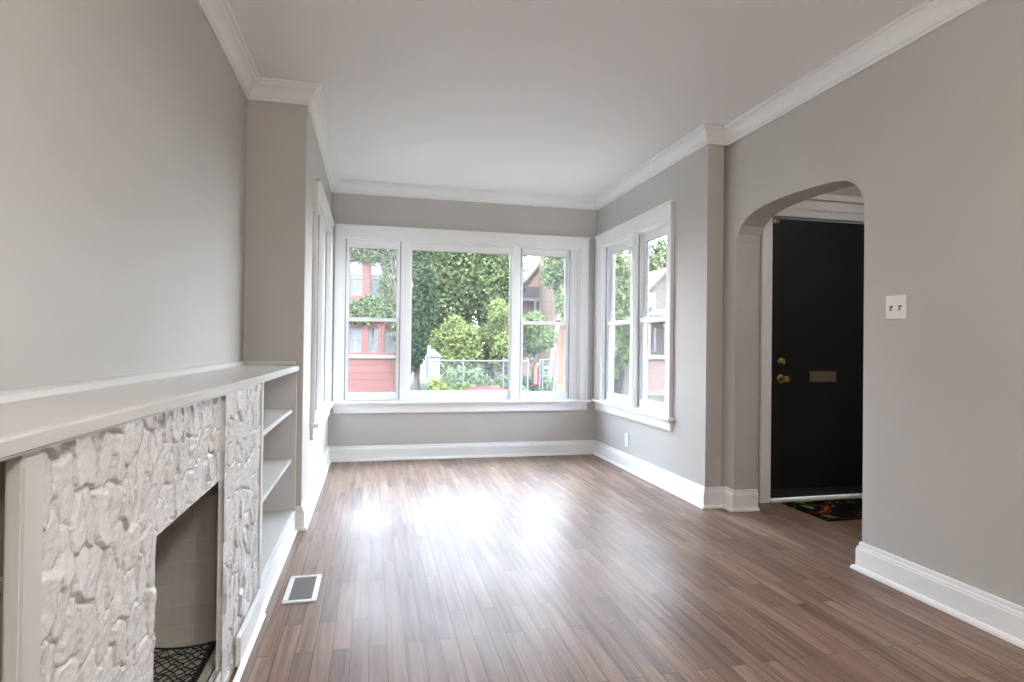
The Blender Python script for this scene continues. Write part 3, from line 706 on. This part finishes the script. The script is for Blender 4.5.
# unseen house on the left, added to block sky light and its reflection
t = thing('sky_block_house', 'unseen pale brick house added to block sky by the left bay windows', 'house', (-6.2, 1.5, GZ))
wl = [(-1.5, -.6, .8, 2.2), (2.4, 3.2, .8, 2.2), (5.6, 6.4, .8, 2.2)]
b = MB()
xs_ = sorted({-7., 9., *[q for w_ in wl for q in w_[:2]]}); zs_ = [GZ, .8, 2.2, 7.5]
for i in range(len(xs_)-1):
    for j in range(3):
        if not any(q[0] < (xs_[i]+xs_[i+1])/2 < q[1] and j == 1 for q in wl): b.box(-3.5, -3.2, xs_[i], xs_[i+1], zs_[j], zs_[j+1])
b.box(-9, -3.5, -7, 9, GZ, 7.5); b.build('wall', M['pale_brick'], t)
MB().box(-9.2, -3.05, -7.2, 9.2, 7.5, 7.75).build('cornice', M['stone_band'], t, bevel=.04)
for (y0, y1, z0, z1) in wl:
    f = MB(); f.box(-3.4, -3.3, y0, y0+.06, z0, z1); f.box(-3.4, -3.3, y1-.06, y1, z0, z1); f.box(-3.4, -3.3, y0+.06, y1-.06, z0, z0+.06); f.box(-3.4, -3.3, y0+.06, y1-.06, z1-.06, z1); f.box(-3.4, -3.3, y0+.06, y1-.06, 1.47, 1.53)
    o = f.build('window', M['white_paint'], t); MB().box(-3.37, -3.36, y0+.06, y1-.06, z0+.06, z1-.06).build('pane', M['dark_pane'], o)

# trees and shrubs beyond the street
tree('evergreen_tree', 'tall dark green tree at the left of the centre pane', 'tree', (1.72, 23.5), .14, (1.72, 23.5, 2.9, .55, .6, 3.0), 16, 14000, .085, 'leaf_dark', 21)
tree('leafy_tree', 'tall mid green tree filling the top of the centre pane', 'tree', (4.9, 31), .28, (3.9, 31, 5.9, 3.7, 2.3, 5.2), 46, 60000, .105, 'leaf_mid', 22)
tree('leafy_tree', 'tall green tree with visible trunk near the right mullion', 'tree', (6.0, 29), .20, (5.9, 29.5, 5.6, 1.45, 1.5, 4.2), 22, 18000, .10, 'leaf_mid', 23)
tree('round_tree', 'round yellow green tree behind the fence left of the sign', 'tree', (3.7, 25), .12, (3.55, 25, 1.25, 1.25, 1.2, 1.35), 12, 11000, .075, 'leaf_bright', 24)
tree('round_tree', 'broad yellow green tree low in the right of centre pane', 'tree', (5.3, 24.5), .12, (5.3, 24.5, 1.5, 1.35, 1.2, 1.5), 12, 11000, .075, 'leaf_bright', 25)
tree('small_tree', 'small mid green tree behind the red banner', 'tree', (6.5, 24), .09, (6.5, 24, 1.75, .95, .9, .95), 10, 7000, .075, 'leaf_mid', 26)
tree('leafy_tree', 'pale trunked tree leaning beside the orange building', 'tree', (7.55, 25.5), .13, (8.45, 26, 4.3, 1.05, .9, 1.9), 12, 6000, .09, 'leaf_mid', 27, bark='pale_bark')
tree('leafy_tree', 'green tree standing before the red brick house upstairs', 'tree', (1.35, 26.6), .12, (.9, 26.7, 5.7, 1.4, .6, 1.2), 10, 4500, .09, 'leaf_ivy', 28)
for k, (x, y, z, rx, rz, lf, lab) in enumerate([
        (2.15, 19.6, -.62, .55, .62, 'leaf_bright', 'bright green shrub at the left end of the chain fence'),
        (3.35, 19.9, -.66, .80, .55, 'leaf_mid', 'low grey green shrub before the middle of the fence'),
        (3.9, 19.2, -.75, .55, .45, 'leaf_bright', 'yellow green shrub just above the red car roof'),
        (4.75, 19.5, -.70, .50, .48, 'leaf_bright', 'light green shrub near the right fence post'),
        (5.25, 22.2, -.45, .60, .60, 'leaf_dark', 'dark shrub behind the fence left of the banner'),
        (6.95, 19.8, -.75, .4, .45, 'leaf_mid', 'small green shrub right of the gate'),
        (2.95, 22.4, -.45, .60, .80, 'leaf_ivy', 'pale green shrub behind the fence right of the white shed'),
        (3.95, 22.6, -.50, .55, .75, 'leaf_ivy', 'pale green shrub behind the middle of the fence'),
        (4.75, 21.9, -.55, .40, .65, 'leaf_mid', 'mid green shrub behind the right fence post'),
        (6.30, 22.6, -.45, .55, .85, 'leaf_mid', 'mid green shrub behind the gate')]):
    t = thing('shrub', lab, 'shrub', (x, y, GZ), 'shrubs along the fence')
    v, f = leaves(crown_blobs(x, y, z, rx, rx*.8, rz, 9, 40+k), 2600, .075, 40+k); array_mesh('foliage', v, f, M[lf], t)
    s = MB()
    for j in range(6): s.bar((x+.04*math.cos(j), y+.04*math.sin(j), GZ-.05), (x+rx*.6*math.cos(j*1.05), y+rx*.5*math.sin(j*1.05), z+.1), .014, .005, 5)
    s.build('stem', M['bark'], t)
for k, (x, w_) in enumerate(((4.6, 1.5), (7.2, 1.4), (9.4, 1.3), (11.8, 1.3))):
    tree('hedge_shrub', ['broad green bush behind the white shed', 'broad green bush behind the round trees', 'green bush behind the gate and tan house porch', 'green bush beside the orange building'][k], 'bush', (x, 36), .06, (x, 36, 1.0, w_, 1.0, 2.5), 12, 9000, .12, 'leaf_mid', 60+k)
# trees seen through the right bay windows
tree('leafy_tree', 'green tree seen through the far right bay window', 'tree', (11.2, 25.5), .2, (11.2, 25.5, 2.4, 1.3, 1.4, 3.6), 16, 8000, .15, 'leaf_mid', 31)
tree('leafy_tree', 'grey green tree above the cream house roof', 'tree', (20.5, 40), .3, (20.5, 40, 5.6, 5.5, 2.2, 4.8), 26, 20000, .16, 'leaf_mid', 32)

# chain link fence with its posts
FYY = 21.0; F0, F1 = 1.86, 5.50; ZR = .55
t = thing('chain_link_fence', 'grey chain link fence with top rail across the street', 'fence', ((F0+F1)/2, FYY, GZ))
for x in (1.9, 3.1, 4.55, 5.45): b = MB(); b.bar((x, FYY, GZ), (x, FYY, ZR+.05), .034, n=10); b.lathe((x, FYY, ZR+.05), (0, 0, 1), [(0, .042), (.02, .04), (.05, .02), (.06, 0)], 10); b.build('post', M['galv'], t)
MB().bar((F0, FYY, ZR), (F1, FYY, ZR), .028, n=8).build('top_rail', M['galv'], t)
def chain(x0, x1, z0, z1, y, pitch=.11, r=.0035):
    b = MB(); H = z1-z0
    c = x0-H
    while c < x1:
        for s in (1, -1):
            a0 = c if s == 1 else c+H; pts_ = []
            u0, u1 = max(x0, c), min(x1, c+H)
            if u1-u0 > .01:
                f_ = lambda u: z0+(u-c) if s == 1 else z1-(u-c)
                b.bar((u0, y+.004*s, f_(u0)), (u1, y+.004*s, f_(u1)), r, n=3)
        c += pitch
    return b
chain(F0, F1, GZ+.05, ZR, FYY).build('wire_mesh', M['galv'], t)
t = thing('chain_link_gate', 'silver chain link gate with cross bar right of the banner', 'gate', (6.25, FYY, GZ))
b = MB()
for x in (5.90, 6.00): b.bar((x, FYY, GZ), (x, FYY, .60), .032, n=8)
for x in (6.44, 6.53): b.bar((x, FYY, GZ), (x, FYY, .60), .026, n=8)
b.bar((5.90, FYY, .60), (6.53, FYY, .60), .026, n=8); b.bar((6.00, FYY, .02), (6.44, FYY, .02), .024, n=8); b.bar((5.90, FYY, -.62), (6.53, FYY, -.62), .026, n=8)
b.build('frame', M['galv'], t)
chain(6.00, 6.44, -.6, .6, FYY, .12).build('wire_mesh', M['galv'], t)
b = MB(); b.box(6.06, 6.20, FYY-.03, FYY-.015, .28, .38); b.build('latch_plate', M['white_paint'], t)
# red vertical banner
t = thing('banner_sign', 'tall narrow red banner with white lettering on the fence', 'sign', (5.67, FYY-.06, -.4))
MB().box(5.635, 5.845, FYY-.075, FYY-.055, -.30, .50).build('panel', M['red_banner'], t, bevel=.004)
b = MB(); zz = .37
rd = random.Random(3)
for k in range(6):                                # rounded white glyph shapes, too small to read in the photo
    cx = 5.735; b = MB(); b.box(cx-.045, cx+.045, FYY-.079, FYY-.075, zz-.012, zz); b.box(cx-.045, cx-.025, FYY-.079, FYY-.075, zz-.075, zz-.012); b.box(cx+.02, cx+.045, FYY-.079, FYY-.075, zz-.05, zz-.012); b.box(cx-.025, cx+.03, FYY-.079, FYY-.075, zz-.075, zz-.058)
    b.build('letter', M['white_mark'], t); zz -= .108
MB().lathe((5.80, FYY-.075, .45), (0, -1, 0), [(0, .055), (.004, .055), (.004, 0)], 16).build('emblem', M['white_mark'], t)
# white garage behind the fence
t = thing('garden_shed', 'small white shed behind the left end of the fence', 'shed', (2.3, 23, GZ))
MB().box(2.0, 2.42, 22.3, 23.3, GZ, .66).build('wall', M['white_shed'], t)
MB().prism([(1.93, .66), (2.50, .66), (2.20, .95)], 22.2, 23.4, 'y').build('roof', M['white_shed'], t, bevel=.02)
MB().box(2.08, 2.34, 22.27, 22.3, GZ, .25).build('door', M['stone_band'], t, bevel=.01)

# tan house behind the trees, right front pane
def gable_house(name, label, x0, x1, y0, y1, zw, zp, mw, mr, windows, porch=None):
    t = thing(name, label, 'house', ((x0+x1)/2, (y0+y1)/2, GZ)); xm = (x0+x1)/2
    b = MB(); b.prism([(x0, GZ), (x1, GZ), (x1, zw), (xm, zp), (x0, zw)], y0, y1, 'y'); b.build('wall', M[mw], t)
    r = MB(); o_ = .3; sl = (zp-zw)/(xm-x0); th = .16
    for s in (-1, 1):
        xe = xm+s*(xm-x0+o_); ze = zw-sl*o_
        r.prism([(xm, zp+.02), (xe, ze+.02), (xe, ze+th), (xm, zp+th+.02)], y0-.35, y1+.35, 'y')
    r.build('roof', M[mr], t)
    for (a, c, z0, z1) in windows:
        f = MB(); y = y0-.05
        f.box(a, a+.07, y, y0+.02, z0, z1); f.box(c-.07, c, y, y0+.02, z0, z1); f.box(a+.07, c-.07, y, y0+.02, z0, z0+.07); f.box(a+.07, c-.07, y, y0+.02, z1-.09, z1); f.box(a+.07, c-.07, y, y0+.02, (z0+z1)/2-.03, (z0+z1)/2+.03)
        o = f.build('window', M['white_paint'], t); MB().box(a+.07, c-.07, y0-.02, y0-.01, z0+.07, z1-.09).build('pane', M['dark_pane'], o)
    return t
t = gable_house('tan_house', 'tan gabled house behind trees in the right front pane', 7.55, 9.55, 31, 34.2, 4.1, 5.4, 'tan', 'tan', [(8.0, 8.5, .2, 1.5)])
b = MB(); b.prism([(7.5, 3.65), (9.1, 3.65), (8.75, 4.2), (7.85, 4.2)], 30.2, 31, 'y'); b.build('porch_roof', M['brown_roof'], t)
b = MB(); b.box(7.55, 9.05, 30.25, 30.45, 3.45, 3.65)
for x in (8.15, 8.5): b.box(x, x+.13, 30.25, 30.4, 1.6, 3.45)
b.build('porch_post', M['white_paint'], t)
MB().box(7.55, 9.05, 30.3, 31, 2.5, 2.65).build('porch_floor', M['white_paint'], t)
MB().box(8.55, 9.0, 30.95, 31.0, 2.65, 3.45).build('window', M['dark_pane'], t)
t = thing('orange_building', 'orange brick building at the right edge of the front window', 'building', (9.6, 31, GZ))
b = MB(); b.box(8.35, 10.6, 27.2, 30.0, GZ, 7.0); b.build('wall', M['orange_brick'], t)
MB().box(8.25, 10.7, 27.05, 30.1, 7.0, 7.25).build('cornice', M['stone_band'], t, bevel=.03)
for z0 in (.4, 3.4):
    o = MB().box(8.9, 9.7, 27.12, 27.2, z0, z0+1.5).build('window', M['white_paint'], t); MB().box(8.97, 9.63, 27.10, 27.12, z0+.08, z0+1.42).build('pane', M['dark_pane'], o)
# cream porch house through the right bay windows
t = gable_house('cream_house', 'cream gabled house with brick porch seen through right bay window', 12.6, 16.4, 28, 36, 3.1, 5.0, 'cream', 'cream', [(13.2, 13.9, 3.0, 3.9), (14.6, 15.3, 3.0, 3.9)])
MB().box(12.4, 16.6, 26.2, 28, GZ, .55).build('porch_base', M['brown_brick'], t, bevel=.02)
MB().box(12.3, 16.7, 26.05, 28, .55, .75).build('porch_ledge', M['white_paint'], t, bevel=.02)
for x in (12.6, 13.5, 14.4, 15.3, 16.2): MB().box(x, x+.2, 26.2, 26.4, .75, 2.4).build('porch_column', M['white_paint'], t, bevel=.02)
MB().prism([(26.0, 2.4), (28, 2.4), (28, 3.1), (26.0, 2.65)], 12.2, 16.8, 'x').build('porch_roof', M['cream'], t)
for x in (12.95, 14.8): o = MB().box(x, x+1.0, 27.93, 28, .9, 2.2).build('window', M['white_paint'], t); MB().box(x+.08, x+.92, 27.9, 27.93, .98, 2.12).build('pane', M['dark_pane'], o)

# red car at the kerb: only its roof shows over the sill
def car():
    t = thing('car', 'red parked car whose roof shows over the window sill', 'car', (2.33, 12.5, GZ)); cx = 2.33
    side = [(-2.05, .42), (-2.08, .62), (-1.98, .82), (-1.35, .93), (-1.0, .97), (1.2, .97), (1.85, .92), (2.02, .78), (2.06, .5), (2.0, .34), (-1.98, .32)]
    b = MB(); b.prism([(cx+x, GZ+z) for x, z in side], 11.68, 13.32, 'y'); b.build('body', M['car_red'], t, bevel=.06, seg=3, smooth=True)
    b = MB()
    cab = [(-1.02, .96), (-.52, 1.24), (-.22, 1.335), (.12, 1.36), (.45, 1.335), (.80, 1.22), (1.30, .96)]
    b.prism([(cx+x, GZ+z) for x, z in cab], 11.80, 13.20, 'y'); b.build('cabin_glass', M['car_glass'], t, bevel=.03, smooth=True)
    top = [(-1.06, .96), (-.54, 1.27), (-.23, 1.37), (.12, 1.395), (.46, 1.37), (.83, 1.25), (1.36, .96)]
    inn = [(1.26, .96), (.78, 1.21), (.44, 1.325), (.12, 1.348), (-.21, 1.325), (-.50, 1.23), (-.98, .96)]
    for y0, y1 in ((11.77, 11.86), (13.14, 13.23)): 
        b = MB(); b.prism([(cx+x, GZ+z) for x, z in top+inn], y0, y1, 'y'); b.build('roof_rail', M['car_red'], t, bevel=.012)
    b = MB(); b.prism([(cx-.36, GZ+1.31), (cx-.23, GZ+1.365), (cx+.12, GZ+1.392), (cx+.46, GZ+1.365), (cx+.60, GZ+1.31)], 11.80, 13.20, 'y'); b.build('roof', M['car_red'], t, bevel=.02, smooth=True)
    for y in (11.765, 13.215): b = MB(); b.box(cx+.10, cx+.17, y, y+.02, GZ+.96, GZ+1.34); b.build('door_pillar', M['rubber'], t)
    for sx in (-1.28, 1.30):
        for y, s in ((11.66, 1), (13.34, -1)):
            w = MB().lathe((cx+sx, y, GZ+.325), (0, s, 0), [(0, .2), (.0, .30), (.03, .315), (.17, .315), (.20, .30), (.2, 0)], 28).build('wheel', M['tyre'], t, smooth=True)
            MB().lathe((cx+sx, y-.004*s, GZ+.325), (0, s, 0), [(0, .19), (.012, .2), (.02, .2), (.02, 0)], 20).build('hub_cap', M['alloy'], w, smooth=True)
    for y in (11.80, 12.90): MB().box(cx-2.09, cx-2.0, y, y+.3, GZ+.62, GZ+.76).build('headlight', M['lamp_clear'], t, bevel=.02)
    for y in (11.76, 13.02): MB().box(cx+1.98, cx+2.06, y, y+.22, GZ+.66, GZ+.84).build('tail_light', M['lamp_red'], t, bevel=.02)
    for x in (-.35, .62): MB().box(cx+x, cx+x+.16, 11.66, 11.685, GZ+.82, GZ+.85).build('door_handle', M['car_red'], t, bevel=.006)
    MB().box(cx-.78, cx-.60, 11.52, 11.68, GZ+.98, GZ+1.10).build('wing_mirror', M['car_red'], t, bevel=.03)
car()
